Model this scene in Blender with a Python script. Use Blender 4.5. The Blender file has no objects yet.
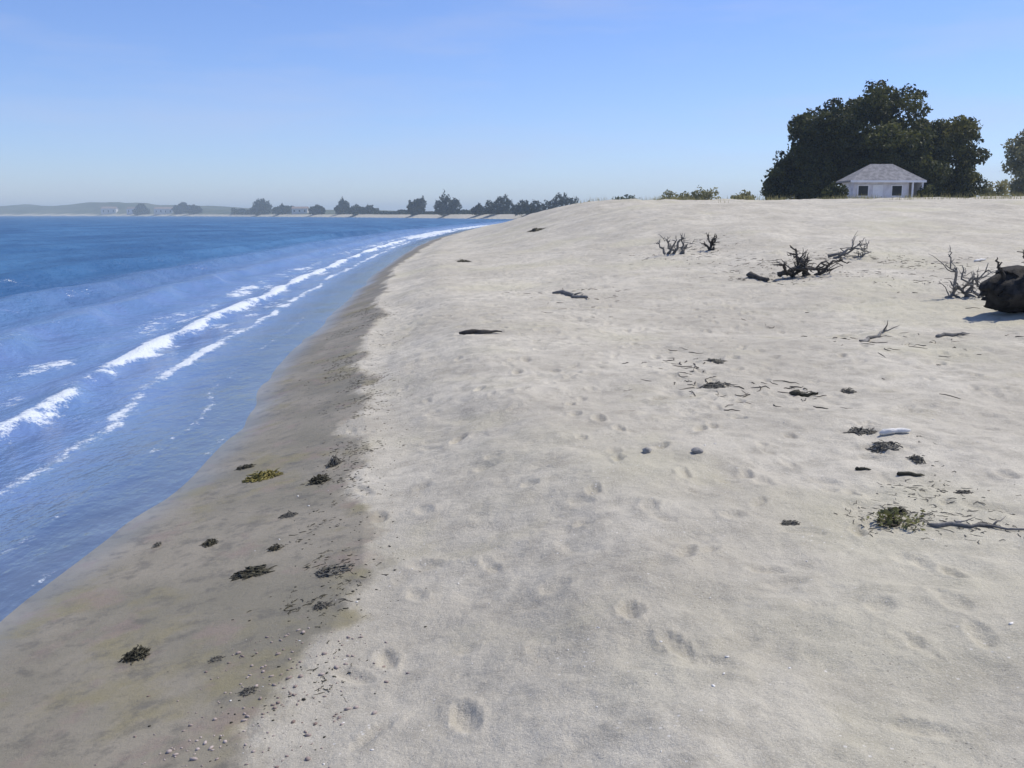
import bpy, math, random
import numpy as np
from mathutils import Vector, Matrix

random.seed(7)
RNG = np.random.default_rng(11)
SC = bpy.context.scene
COL = SC.collection
R = math.radians

# ------------------------------------------------------------------ camera, light, exposure
EYE = 2.2                                   # metres above the sea
F = 940.0                                   # focal length in pixels of the 1024 px frame
PITCH = math.atan((384 - 215) / F)
cam_d = bpy.data.cameras.new("camera")
cam = bpy.data.objects.new("camera", cam_d)
COL.objects.link(cam)
cam_d.sensor_width = 36.0
cam_d.lens = 36.0 * F / 1024.0
cam_d.clip_start = 0.05
cam_d.clip_end = 20000
cam.location = (0, 0, EYE)
cam.rotation_euler = (math.pi / 2 - PITCH, 0, 0)
SC.camera = cam

SUN_EL, SUN_AZ = R(56), R(62)               # azimuth from +Y (view direction) clockwise to +X
sun_dir = Vector((math.sin(SUN_AZ) * math.cos(SUN_EL), math.cos(SUN_AZ) * math.cos(SUN_EL), math.sin(SUN_EL)))
sl = bpy.data.lights.new("sun", "SUN")
sl.energy = 4.7
sl.angle = R(0.5)
sl.color = (1.0, 0.94, 0.83)
so = bpy.data.objects.new("sun", sl)
COL.objects.link(so)
so.rotation_euler = (-sun_dir).to_track_quat('-Z', 'Y').to_euler()

W = bpy.data.worlds.new("World")
SC.world = W
W.use_nodes = True
nt = W.node_tree
nt.nodes.clear()
wo = nt.nodes.new("ShaderNodeOutputWorld")
bg = nt.nodes.new("ShaderNodeBackground")
sky = nt.nodes.new("ShaderNodeTexSky")
sky.sky_type = 'NISHITA'
sky.sun_disc = False
sky.sun_elevation = SUN_EL
sky.sun_rotation = SUN_AZ
sky.altitude = 0
sky.air_density = 1.0
sky.dust_density = 0.15
sky.ozone_density = 2.0
# thin high cirrus, laid out by sky direction
tc = nt.nodes.new("ShaderNodeTexCoord")
mp = nt.nodes.new("ShaderNodeMapping")
mp.inputs['Scale'].default_value = (2.2, 2.2, 14)
mp.inputs['Rotation'].default_value = (0, R(7), 0)
nz = nt.nodes.new("ShaderNodeTexNoise")
nz.inputs['Scale'].default_value = 1.6
nz.inputs['Detail'].default_value = 6
nz.inputs['Roughness'].default_value = 0.55
rp = nt.nodes.new("ShaderNodeMapRange")
rp.inputs['From Min'].default_value = 0.46
rp.inputs['From Max'].default_value = 0.78
rp.inputs['To Max'].default_value = 0.36
mx = nt.nodes.new("ShaderNodeMix")
mx.data_type = 'RGBA'
mx.inputs[7].default_value = (6.4, 6.0, 5.6, 1)
L = nt.links
L.new(tc.outputs['Generated'], mp.inputs['Vector'])
L.new(mp.outputs['Vector'], nz.inputs['Vector'])
L.new(nz.outputs['Fac'], rp.inputs['Value'])
L.new(rp.outputs['Result'], mx.inputs[0])
L.new(sky.outputs['Color'], mx.inputs[6])
wb = nt.nodes.new("ShaderNodeMix")            # camera white balance of the sky light
wb.data_type = 'RGBA'; wb.blend_type = 'MULTIPLY'; wb.inputs[0].default_value = 1.0
wb.inputs[7].default_value = (0.92, 1.06, 1.52, 1)
L.new(mx.outputs[2], wb.inputs[6])
L.new(wb.outputs[2], bg.inputs['Color'])
L.new(bg.outputs['Background'], wo.inputs['Surface'])
bg.inputs['Strength'].default_value = 0.1

SC.view_settings.view_transform = 'Standard'
SC.view_settings.look = 'None'
SC.view_settings.exposure = 0.0
SC.view_settings.gamma = 1.0
SC.view_settings.use_curve_mapping = False
SC.cycles.max_bounces = 8
SC.cycles.transparent_max_bounces = 12
SC.cycles.volume_bounces = 0
HAZE_DENSITY = 0.00040

# ------------------------------------------------------------------ helpers
def tag(o, label=None, cat=None, group=None, kind=None):
    if label: o['label'] = label
    if cat: o['category'] = cat
    if group: o['group'] = group
    if kind: o['kind'] = kind
    return o

def mesh_obj(name, V, Fc, mat=None, parent=None, smooth=False, loc=None):
    me = bpy.data.meshes.new(name)
    me.from_pydata([tuple(v) for v in V], [], [tuple(f) for f in Fc])
    if smooth:
        me.polygons.foreach_set('use_smooth', [True] * len(me.polygons))
    me.update()
    o = bpy.data.objects.new(name, me)
    COL.objects.link(o)
    if mat: me.materials.append(mat)
    if parent: o.parent = parent
    if loc is not None: o.location = loc
    return o

def np_quads(name, V, Q, mat, parent=None, smooth=False):
    """fast mesh of quads: V (n,3), Q (m,4)"""
    me = bpy.data.meshes.new(name)
    n, m = len(V), len(Q)
    me.vertices.add(n)
    me.vertices.foreach_set('co', np.ascontiguousarray(V, dtype=np.float32).ravel())
    me.loops.add(m * 4)
    me.loops.foreach_set('vertex_index', np.ascontiguousarray(Q, dtype=np.int32).ravel())
    me.polygons.add(m)
    me.polygons.foreach_set('loop_start', np.arange(0, m * 4, 4, dtype=np.int32))
    me.polygons.foreach_set('loop_total', np.full(m, 4, dtype=np.int32))
    if smooth:
        me.polygons.foreach_set('use_smooth', np.ones(m, dtype=bool))
    me.update(calc_edges=True)
    me.validate()
    if mat: me.materials.append(mat)
    o = bpy.data.objects.new(name, me)
    COL.objects.link(o)
    if parent: o.parent = parent
    return o

def point_attr(o, name, arr):
    a = o.data.attributes.new(name, 'FLOAT', 'POINT')
    a.data.foreach_set('value', np.ascontiguousarray(arr, dtype=np.float32).ravel())

def empty(name, loc, rz=0):
    o = bpy.data.objects.new(name, None)
    COL.objects.link(o)
    o.empty_display_size = 0.2
    o.location = loc
    o.rotation_euler = (0, 0, rz)
    return o

def smooth01(a, b, x):
    t = np.clip((x - a) / (b - a), 0, 1)
    return t * t * (3 - 2 * t)

def hash2(ix, iy, seed):
    h = (ix.astype(np.int64) * 374761393 + iy.astype(np.int64) * 668265263 + seed * 974711) & 0xFFFFFFFF
    h = ((h ^ (h >> 13)) * 1274126177) & 0xFFFFFFFF
    h = h ^ (h >> 16)
    return (h & 0xFFFFFF) / float(0xFFFFFF)

def vnoise(x, y, seed=0):
    ix, iy = np.floor(x), np.floor(y)
    fx, fy = x - ix, y - iy
    ix, iy = ix.astype(np.int64), iy.astype(np.int64)
    u = fx * fx * fx * (fx * (fx * 6 - 15) + 10)
    v = fy * fy * fy * (fy * (fy * 6 - 15) + 10)
    a, b = hash2(ix, iy, seed), hash2(ix + 1, iy, seed)
    c, d = hash2(ix, iy + 1, seed), hash2(ix + 1, iy + 1, seed)
    return (a + (b - a) * u) * (1 - v) + (c + (d - c) * u) * v - 0.5

def fbm(x, y, seed=0, octv=4, gain=0.5):
    s, a = 0.0, 1.0
    ca, sa = math.cos(0.6), math.sin(0.6)
    for k in range(octv):
        s = s + a * vnoise(x, y, seed + k * 17)
        x, y = (x * ca - y * sa) * 2.03 + 5.2, (x * sa + y * ca) * 2.03 + 1.7
        a *= gain
    return s

# ------------------------------------------------------------------ the lie of the land
SHORE = np.array([(-400, 6), (-60, -1.0), (-15, -2.3), (0, -2.8), (5.2, -2.86), (7.5, -2.74), (9.6, -2.76), (10.6, -2.98), (11.6, -3.22), (13.2, -3.42), (16.5, -3.7), (24, -4.3), (37.6, -5.3),
                  (60, -6.5), (83, -7.2), (138, -6.6), (190, -3.5), (320, 5), (460, 34), (700, 100), (5000, 1400)], dtype=float)
BERM = np.array([(-400, 1.6), (-15, 1.3), (0, 1.7), (3.0, 1.95), (4.9, 2.0), (7.5, 1.55), (10, 1.25), (13.5, 1.35), (22, 1.05), (38, 0.85), (68, 1.3), (300, 2), (5000, 5)], dtype=float)
FARPX = np.array([(-4000, 2600), (-900, 2300), (0, 2200), (100, 2000), (200, 1600), (300, 1100), (400, 740), (460, 590), (530, 470), (600, 430), (5000, 430)], dtype=float)

def xs(y):
    return np.interp(y, SHORE[:, 0], SHORE[:, 1]) + 0.16 * vnoise(y / 2.3, y * 0 + 3.1, 5) + 0.05 * vnoise(y / 0.6, y * 0 + 1, 6)

def far_v(x, y):
    """metres beyond the far shore of the bay (negative: still on the water)"""
    r = np.hypot(x, y)
    yy = np.maximum(y, 1e-3)
    px = np.where(y > 0, 512 + F * x / yy, np.where(x < 0, -4000, 5000))
    px = np.clip(px, -4000, 5000)
    return r - np.interp(px, FARPX[:, 0], FARPX[:, 1]) + 25 * vnoise(px / 40, px * 0, 9), px

# trampled footprints pressed into the dry sand (height grid, metres)
GX0, GY0, GS = -5.0, 0.5, 0.025
GNX, GNY = 900, 1300
DENT = np.zeros((GNY, GNX))
def stamp(cx, cy, ang, ln, wd, dep):
    k = int(ln * 1.6 / GS) + 2
    ci, cj = int((cy - GY0) / GS), int((cx - GX0) / GS)
    i0, i1, j0, j1 = max(ci - k, 0), min(ci + k, GNY), max(cj - k, 0), min(cj + k, GNX)
    if i0 >= i1 or j0 >= j1: return
    yy, xx = np.mgrid[i0:i1, j0:j1]
    dx, dy = xx * GS + GX0 - cx, yy * GS + GY0 - cy
    a, b = dx * math.sin(ang) + dy * math.cos(ang), dx * math.cos(ang) - dy * math.sin(ang)
    q = np.sqrt((a / ln) ** 2 + (b / wd) ** 2)
    DENT[i0:i1, j0:j1] += -dep * np.exp(-(q / 0.58) ** 7) + dep * 0.4 * np.exp(-((q - 0.88) / 0.22) ** 2)
for t in range(20):
    x, y = random.uniform(-0.6, 7), random.uniform(1.5, 9)
    ang = random.gauss(0.05, 0.25)
    for k in range(random.randint(14, 34)):
        ang += random.gauss(0, 0.05)
        x += 0.66 * math.sin(ang); y += 0.66 * math.cos(ang)
        sd = 0.1 * (1 if k % 2 else -1)
        stamp(x + sd, y, ang + random.gauss(0, 0.15), random.uniform(.13, .17), random.uniform(.055, .075), random.uniform(.011, .025))
for t in range(5200):
    y = 1 + 31 * random.random() ** .7; x = random.uniform(-2.5, 17)
    stamp(x, y, random.uniform(0, 3.14), random.uniform(.07, .22), random.uniform(.04, .11), random.uniform(.004, .017))

def dents(x, y):
    gx, gy = (x - GX0) / GS, (y - GY0) / GS
    ok = (gx > 1) & (gx < GNX - 2) & (gy > 1) & (gy < GNY - 2)
    gx, gy = np.clip(gx, 1, GNX - 3), np.clip(gy, 1, GNY - 3)
    ix, iy = gx.astype(int), gy.astype(int)
    fx, fy = gx - ix, gy - iy
    h = (DENT[iy, ix] * (1 - fx) + DENT[iy, ix + 1] * fx) * (1 - fy) + (DENT[iy + 1, ix] * (1 - fx) + DENT[iy + 1, ix + 1] * fx) * fy
    return np.where(ok, h, 0)

def land(x, y):
    """height, wetness, vegetation of the ground at x, y (arrays)"""
    x = np.asarray(x, float); y = np.asarray(y, float)
    d = x - xs(y)
    bw = np.interp(y, BERM[:, 0], BERM[:, 1])
    edge = bw + 0.30 * fbm(x / 0.9, y / 0.9, 31, 4, .6) + 0.25 * fbm(y / 2.6, x * 0, 32, 2)
    wet = 1 - smooth01(-0.16, 0.2, d - edge)
    z = np.where(d < 0, np.maximum(d * 0.16, -1.4 - 0.0 * d),
                 np.where(d < bw, 0.33 * d / bw, 0.33 + 0.29 * smooth01(0, 1.6, d - bw) + 0.02 * np.clip(d - bw - 1.6, 0, 8)))
    A = smooth01(9, 64, y) * (1 - 0.17 * smooth01(66, 110, y))
    A = np.where(y < 0, 0, A)
    B = smooth01(2.0, 13.5, d)
    z = z + (2.42 + 0.35 * fbm(x / 9, y / 14, 41, 3)) * A * B
    dry = (1 - wet) * (d > 0)
    rough = (0.10 * fbm(x / 2.6, y / 2.6, 51, 2) + 0.045 * fbm(x / 0.7, y / 0.7, 53, 3, .55) + 0.016 * fbm(x / 0.16, y / 0.16, 54, 3)) * np.clip(dry * smooth01(.2, 1.2, d - bw + 0.4) + .06, 0, 1)
    rough = rough * np.where(d > 0, 1, .6)
    hum = 0.22 * np.abs(fbm(x / 3.2, y / 3.2, 57, 3)) * smooth01(14, 30, y) * B
    z = z + rough + hum + dents(x, y) * np.clip(dry, 0, 1)
    # far side of the bay
    v, px = far_v(x, y)
    hill = 3.0 + 17 * (1 - smooth01(120, 330, px)) + 2.0 * (1 - smooth01(300, 480, px))
    zf = np.where(v < 0, np.maximum(v * 0.03, -1.4), 2.6 * smooth01(0, 30, v) + hill * smooth01(15, 260, v) * (1 + 0.5 * fbm(px / 60, v / 200, 61, 3)))
    main_on = np.where(y > 470, 0, 1)
    z2 = np.where((v > -60) & (zf > z), zf, z)
    veg = smooth01(22, 60, v + 14 * fbm(x / 50, y / 50, 63, 3)) * (v > 0)
    wet = np.where((v > 0), 0, wet)
    return z2, wet, veg, d

def hit(px, py, dmin=1.5):
    """the point of the ground seen at a pixel, found once while laying the scene out"""
    ax = math.atan((py - 384) / F) + PITCH
    # direction
    dx = (px - 512) / F
    up = -(py - 384) / F
    dirv = np.array([dx, math.cos(PITCH) + up * math.sin(PITCH), -math.sin(PITCH) + up * math.cos(PITCH)])
    t = np.geomspace(dmin, 900, 6000)
    P = np.array([0, 0, EYE]) + t[:, None] * dirv
    h = land(P[:, 0], P[:, 1])[0]
    k = np.argmax(P[:, 2] <= h)
    p = P[k]
    return Vector((p[0], p[1], float(h[k])))

def world_at(px, py, D):
    """the point D metres ahead that lies on the ray of a pixel"""
    up = -(py - 384) / F
    dv = Vector(((px - 512) / F, math.cos(PITCH) + up * math.sin(PITCH), -math.sin(PITCH) + up * math.cos(PITCH)))
    return Vector((0, 0, EYE)) + dv * (D / dv.y)

def zat(x, y):
    return float(land(np.array([x]), np.array([y]))[0][0])

# ------------------------------------------------------------------ materials
def mat(name):
    m = bpy.data.materials.new(name)
    m.use_nodes = True
    n = m.node_tree
    return m, n.nodes, n.links, n.nodes['Principled BSDF']

def simple(name, c1, c2, scale=6, rough=0.85, bump=0.3, bscale=None, detail=5):
    m, N, K, P = mat(name)
    t = N.new("ShaderNodeTexCoord")
    a = N.new("ShaderNodeTexNoise"); a.inputs['Scale'].default_value = scale; a.inputs['Detail'].default_value = detail
    r = N.new("ShaderNodeValToRGB")
    r.color_ramp.elements[0].position = 0.33; r.color_ramp.elements[1].position = 0.68
    r.color_ramp.elements[0].color = (*c1, 1); r.color_ramp.elements[1].color = (*c2, 1)
    b = N.new("ShaderNodeBump"); b.inputs['Strength'].default_value = bump; b.inputs['Distance'].default_value = 0.02
    a2 = N.new("ShaderNodeTexNoise"); a2.inputs['Scale'].default_value = bscale or scale * 3; a2.inputs['Detail'].default_value = 4
    K.new(t.outputs['Object'], a.inputs['Vector']); K.new(t.outputs['Object'], a2.inputs['Vector'])
    K.new(a.outputs['Fac'], r.inputs['Fac']); K.new(r.outputs['Color'], P.inputs['Base Color'])
    K.new(a2.outputs['Fac'], b.inputs['Height']); K.new(b.outputs['Normal'], P.inputs['Normal'])
    P.inputs['Roughness'].default_value = rough
    P.inputs['Specular IOR Level'].default_value = 0.25
    return m

def sand_material():
    m, N, K, P = mat("sand")
    def noise(scale, detail=4, rough=.55, vec=None):
        a = N.new("ShaderNodeTexNoise"); a.inputs['Scale'].default_value = scale
        a.inputs['Detail'].default_value = detail; a.inputs['Roughness'].default_value = rough
        K.new((vec or pos), a.inputs['Vector']); return a.outputs['Fac']
    def rng(v, a, b, c=0, d=1):
        q = N.new("ShaderNodeMapRange"); q.interpolation_type = 'SMOOTHSTEP'
        for i, val in zip(('From Min', 'From Max', 'To Min', 'To Max'), (a, b, c, d)): q.inputs[i].default_value = val
        K.new(v, q.inputs['Value']); return q.outputs['Result']
    def mixc(fac, a, b, mode='MIX'):
        q = N.new("ShaderNodeMix"); q.data_type = 'RGBA'; q.blend_type = mode
        for s, v in ((0, fac), (6, a), (7, b)):
            if isinstance(v, (int, float)): q.inputs[s].default_value = v
            elif isinstance(v, tuple): q.inputs[s].default_value = (*v, 1)
            else: K.new(v, q.inputs[s])
        return q.outputs[2]
    def math_(op, a, b):
        q = N.new("ShaderNodeMath"); q.operation = op
        for s, v in ((0, a), (1, b)):
            if isinstance(v, (int, float)): q.inputs[s].default_value = v
            else: K.new(v, q.inputs[s])
        return q.outputs[0]
    g = N.new("ShaderNodeNewGeometry"); pos = g.outputs['Position']
    def att(nm):
        a = N.new("ShaderNodeAttribute"); a.attribute_name = nm; return a.outputs['Fac']
    wet, veg = att('wet'), att('veg')
    dry = mixc(rng(noise(0.55, 5), .35, .68), (0.450, 0.417, 0.342), (0.600, 0.562, 0.470))
    dry = mixc(rng(noise(5.5, 5, .65), .42, .68, 0, .6), dry, (0.315, 0.292, 0.240))
    dry = mixc(rng(noise(2.1, 5, .65),   .50, .68, 0, .40), dry, (0.320, 0.298, 0.245))
    dry = mixc(rng(noise(1.3, 4), .56, .72, 0, .35), dry, (0.45, 0.415, 0.28))            # yellowish drifts
    dry = mixc(rng(noise(0.23, 3), .52, .66, 0, .5), dry, (0.50, 0.475, 0.335))
    grain = noise(420, 2, .7)
    dry = mixc(rng(grain, .36, .64, .0, .5), dry, (0.30, 0.27, 0.225))
    dry = mixc(rng(noise(95, 4, .75), .5, .66, .0, .38), dry, (0.27, 0.25, 0.21))
    dry = mixc(rng(noise(150, 3, .7), .54, .68, .0, .5), dry, (0.68, 0.65, 0.57))
    v = N.new("ShaderNodeTexVoronoi"); v.inputs['Scale'].default_value = 34; K.new(pos, v.inputs['Vector'])
    speck = math_('MULTIPLY', rng(v.outputs['Distance'], .10, .16, 1, 0), rng(noise(1.9, 3), .5, .62))
    dry = mixc(math_('MULTIPLY', speck, .6), dry, (0.13, 0.115, 0.10))
    v2 = N.new("ShaderNodeTexVoronoi"); v2.inputs['Scale'].default_value = 21; K.new(pos, v2.inputs['Vector'])
    speck2 = math_('MULTIPLY', rng(v2.outputs['Distance'], .09, .14, 1, 0), rng(noise(2.7, 2), .52, .6))
    dry = mixc(math_('MULTIPLY', speck2, .7), dry, (0.66, 0.64, 0.60))
    wetc = mixc(rng(noise(1.1, 4), .36, .66), (0.205, 0.186, 0.135), (0.295, 0.262, 0.200))
    wetc = mixc(rng(noise(1.7, 4), .51, .66, 0, .75), wetc, (0.235, 0.205, 0.105))            # ochre weed film
    wetc = mixc(rng(noise(7, 5, .7), .48, .68, 0, .65), wetc, (0.115, 0.105, 0.085))
    wetc = mixc(rng(noise(2.9, 5, .65), .54, .68, 0, .6), wetc, (0.26, 0.20, 0.165))
    wetc = mixc(rng(grain, .3, .7, 0, .35), wetc, (0.12, 0.115, 0.10))
    ragged = math_('ADD', wet, math_('MULTIPLY', math_('SUBTRACT', noise(4.2, 5, .65), .5), .9))
    wf = rng(math_('ADD', ragged, math_('MULTIPLY', math_('SUBTRACT', noise(17, 4, .65), .5), .45)), .16, .84)
    c = mixc(wf, dry, wetc)
    vegc = mixc(rng(noise(0.02, 4), .35, .65), (0.115, 0.125, 0.085), (0.065, 0.085, 0.055))
    c = mixc(veg, c, vegc)
    K.new(c, P.inputs['Base Color'])
    rr = N.new("ShaderNodeMix"); rr.inputs[2].default_value = .95; rr.inputs[3].default_value = .62
    K.new(wf, rr.inputs[0])
    sw = att('swash')
    r2 = N.new("ShaderNodeMix"); r2.inputs[3].default_value = .3; K.new(sw, r2.inputs[0]); K.new(rr.outputs[0], r2.inputs[2])
    K.new(r2.outputs[0], P.inputs['Roughness'])
    K.new(rng(sw, 0, 1, .22, .42), P.inputs['Specular IOR Level'])
    h = math_('ADD', math_('MULTIPLY', noise(20, 8, .72), .026), math_('MULTIPLY', noise(170, 4, .75), .0045))
    h = math_('MULTIPLY', math_('MULTIPLY', h, rng(wf, 0, 1, 1, .45)), rng(sw, 0, 1, 1, .25))
    b = N.new("ShaderNodeBump"); b.inputs['Strength'].default_value = .75; b.inputs['Distance'].default_value = 1.0
    K.new(h, b.inputs['Height']); K.new(b.outputs['Normal'], P.inputs['Normal'])
    return m

def water_material():
    m, N, K, P = mat("sea_water")
    g = N.new("ShaderNodeNewGeometry"); pos = g.outputs['Position']
    def att(nm):
        a = N.new("ShaderNodeAttribute"); a.attribute_name = nm; return a.outputs['Fac']
    def noise(scale, detail=4, rough=.55, sc=(1, 1, 1), rot=0):
        mp = N.new("ShaderNodeMapping"); mp.inputs['Scale'].default_value = sc; mp.inputs['Rotation'].default_value = (0, 0, rot)
        K.new(pos, mp.inputs['Vector'])
        a = N.new("ShaderNodeTexNoise"); a.inputs['Scale'].default_value = scale
        a.inputs['Detail'].default_value = detail; a.inputs['Roughness'].default_value = rough
        K.new(mp.outputs['Vector'], a.inputs['Vector']); return a.outputs['Fac']
    def rng(v, a, b, c=0, d=1):
        q = N.new("ShaderNodeMapRange"); q.interpolation_type = 'SMOOTHSTEP'
        for i, val in zip(('From Min', 'From Max', 'To Min', 'To Max'), (a, b, c, d)): q.inputs[i].default_value = val
        K.new(v, q.inputs['Value']); return q.outputs['Result']
    def mixc(fac, a, b):
        q = N.new("ShaderNodeMix"); q.data_type = 'RGBA'
        for s, v in ((0, fac), (6, a), (7, b)):
            if isinstance(v, (int, float)): q.inputs[s].default_value = v
            elif isinstance(v, tuple): q.inputs[s].default_value = (*v, 1)
            else: K.new(v, q.inputs[s])
        return q.outputs[2]
    def math_(op, a, b):
        q = N.new("ShaderNodeMath"); q.operation = op
        for s, v in ((0, a), (1, b)):
            if isinstance(v, (int, float)): q.inputs[s].default_value = v
            else: K.new(v, q.inputs[s])
        return q.outputs[0]
    off, depth, foam = att('offshore'), att('depth'), att('foam')
    deep = mixc(rng(noise(.09, 4, .6, (1, .5, 1)), .38, .62), (0.010, 0.080, 0.205), (0.036, 0.140, 0.295))
    shal = mixc(rng(noise(.8, 3), .4, .6), (0.165, 0.255, 0.480), (0.145, 0.250, 0.460))
    c = mixc(rng(off, 2.6, 11, 0, 1), shal, deep)
    h1 = noise(1.1, 5, .6, (1, .45, 1), .15)
    h2 = noise(5.5, 4, .6, (1, .5, 1), .2)
    h3 = noise(.25, 3, .5, (1, .5, 1), .1)
    calm = rng(off, .2, 3.0, .35, 1)
    h = math_('ADD', math_('ADD', math_('MULTIPLY', h1, math_('ADD', .2, rng(off, 3, 8, 0, .2))), math_('ADD', math_('MULTIPLY', h2, .06), math_('MULTIPLY', noise(17, 4, .6, (1, .5, 1), .3), .012))), math_('MULTIPLY', h3, .85))
    h = math_('MULTIPLY', h, calm)
    b = N.new("ShaderNodeBump"); b.inputs['Strength'].default_value = .9; b.inputs['Distance'].default_value = 1.0
    K.new(h, b.inputs['Height']); K.new(b.outputs['Normal'], P.inputs['Normal'])
    # thin water lets the sand show
    tr = N.new("ShaderNodeBsdfTransparent"); tr.inputs['Color'].default_value = (.80, .88, .95, 1)
    gl = N.new("ShaderNodeBsdfGlossy"); gl.inputs['Roughness'].default_value = .1
    K.new(b.outputs['Normal'], gl.inputs['Normal'])
    fr = N.new("ShaderNodeFresnel"); fr.inputs['IOR'].default_value = 1.33; K.new(b.outputs['Normal'], fr.inputs['Normal'])
    thin = N.new("ShaderNodeMixShader"); K.new(math_('MINIMUM', fr.outputs[0], .5), thin.inputs[0]); K.new(tr.outputs[0], thin.inputs[1]); K.new(gl.outputs[0], thin.inputs[2])
    ms = N.new("ShaderNodeMixShader")
    K.new(rng(depth, .0, .24, 0, .93), ms.inputs[0]); K.new(thin.outputs[0], ms.inputs[1])
    df = N.new("ShaderNodeBsdfDiffuse"); K.new(c, df.inputs['Color']); K.new(b.outputs['Normal'], df.inputs['Normal'])
    g2 = N.new("ShaderNodeBsdfGlossy"); K.new(b.outputs['Normal'], g2.inputs['Normal'])
    K.new(rng(off, 1.5, 12, .12, .30), g2.inputs['Roughness'])
    body = N.new("ShaderNodeMixShader"); K.new(math_('MINIMUM', fr.outputs[0], rng(off, 1.5, 12, .55, .20)), body.inputs[0])
    K.new(df.outputs[0], body.inputs[1]); K.new(g2.outputs[0], body.inputs[2])
    K.new(body.outputs[0], ms.inputs[2])
    # foam
    fo = N.new("ShaderNodeBsdfPrincipled"); fo.inputs['Base Color'].default_value = (.60, .65, .70, 1); fo.inputs['Roughness'].default_value = .8
    FO = fo
    lace = math_('ADD', math_('MULTIPLY', noise(6.5, 5, .65, (1, .55, 1), .1), .65), math_('MULTIPLY', noise(28, 3, .6), .35))
    fb = N.new("ShaderNodeBump"); fb.inputs['Strength'].default_value = .8; fb.inputs['Distance'].default_value = .12
    K.new(lace, fb.inputs['Height']); K.new(fb.outputs['Normal'], FO.inputs['Normal'])
    ff = rng(math_('ADD', foam, math_('MULTIPLY', math_('SUBTRACT', lace, .5), 2.3)), .36, .76)
    ff = math_('MULTIPLY', ff, rng(foam, .02, .12))
    ms2 = N.new("ShaderNodeMixShader"); K.new(ff, ms2.inputs[0]); K.new(ms.outputs[0], ms2.inputs[1]); K.new(fo.outputs[0], ms2.inputs[2])
    K.new(ms2.outputs[0], N['Material Output'].inputs['Surface'])
    return m

def leaf_material(name, dark, light, gloss=.45):
    m, N, K, P = mat(name)
    a = N.new("ShaderNodeAttribute"); a.attribute_name = 'tint'
    r = N.new("ShaderNodeMix"); r.data_type = 'RGBA'
    r.inputs[6].default_value = (*dark, 1); r.inputs[7].default_value = (*light, 1)
    K.new(a.outputs['Fac'], r.inputs[0]); K.new(r.outputs[2], P.inputs['Base Color'])
    P.inputs['Roughness'].default_value = gloss + .2
    P.inputs['Specular IOR Level'].default_value = .2
    tl = N.new("ShaderNodeBsdfTranslucent"); K.new(r.outputs[2], tl.inputs['Color'])
    ms = N.new("ShaderNodeMixShader"); ms.inputs[0].default_value = .34
    K.new(P.outputs[0], ms.inputs[1]); K.new(tl.outputs[0], ms.inputs[2])
    K.new(ms.outputs[0], N['Material Output'].inputs['Surface'])
    return m

M_SAND = sand_material()
M_WATER = water_material()
M_LEAF_DARK = leaf_material("dark_leaves", (0.010, 0.018, 0.010), (0.105, 0.110, 0.028))  # light end is raised to paint sunlit olive clumps into the colour
M_LEAF_MID = leaf_material("mid_leaves", (0.030, 0.048, 0.020), (0.085, 0.105, 0.038))
M_LEAF_PALE = leaf_material("pale_dune_leaves", (0.13, 0.135, 0.06), (0.31, 0.285, 0.13))
M_LEAF_OLIVE_HIGHLIGHT = leaf_material('olive_highlight_leaves', (0.012, 0.020, 0.009), (0.17, 0.165, 0.045))  # dark leaves with brighter olive highlights painted into a few clumps
M_LEAF_TAN = leaf_material('tan_olive_leaves', (0.12, 0.125, 0.06), (0.27, 0.25, 0.125))
M_LEAF_FAR = leaf_material("far_leaves", (0.008, 0.018, 0.014), (0.022, 0.036, 0.022))
M_BARK = simple("bark", (0.045, 0.036, 0.028), (0.10, 0.082, 0.065), 5, .9, .6)
M_DRIFT_DARK = simple("dark_driftwood", (0.034, 0.030, 0.026), (0.105, 0.095, 0.082), 7, .9, .7, 30)
M_CHAR = simple("charred_wood", (0.014, 0.013, 0.012), (0.05, 0.046, 0.042), 9, .9, .8, 34)
M_DRIFT_GREY = simple("grey_driftwood", (0.12, 0.115, 0.105), (0.24, 0.23, 0.215), 9, .9, .5, 40)
M_DRIFT_PALE = simple("bleached_driftwood", (0.58, 0.57, 0.54), (0.74, 0.73, 0.70), 9, .8, .4, 40)
M_WEED = simple("drying_seaweed", (0.022, 0.021, 0.014), (0.075, 0.070, 0.045), 20, .7, .4)
M_WEED_GREY = simple("dry_grey_seaweed", (0.075, 0.072, 0.062), (0.16, 0.152, 0.13), 20, .85, .4)
M_WEED_OLIVE = simple("ochre_seaweed", (0.11, 0.10, 0.03), (0.24, 0.20, 0.06), 14, .7, .4)
M_STONE = simple("beach_stone", (0.22, 0.21, 0.195), (0.34, 0.33, 0.31), 12, .85, .4)
M_PEBBLE = simple("warm_pebbles", (0.20, 0.15, 0.13), (0.42, 0.36, 0.33), 3, .8, .2)
M_SHELL = simple("shell_bits", (0.55, 0.53, 0.49), (0.76, 0.74, 0.70), 8, .6, .2)
M_WALL = simple("white_boarding", (0.55, 0.54, 0.57), (0.74, 0.73, 0.76), 2, .8, .2)
M_ROOF = simple("grey_felt_roof", (0.16, 0.157, 0.165), (0.29, 0.285, 0.29), 3, .9, .3)
M_TRIM = simple("white_paint", (0.74, 0.74, 0.76), (0.82, 0.82, 0.83), 3, .6, .1)
M_GLASS = simple("dark_glass", (0.012, 0.013, 0.016), (0.025, 0.027, 0.03), 1, .12, 0)
M_METAL = simple("dull_metal", (0.2, 0.2, 0.2), (0.3, 0.3, 0.3), 8, .45, .1)
M_CREAM = simple("pale_render", (0.60, 0.57, 0.53), (0.72, 0.70, 0.66), 1, .9, .1)
M_TILE = simple("faded_roof_tiles", (0.20, 0.15, 0.13), (0.32, 0.26, 0.23), 2, .9, .3)
def bare(m):
    return m

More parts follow.
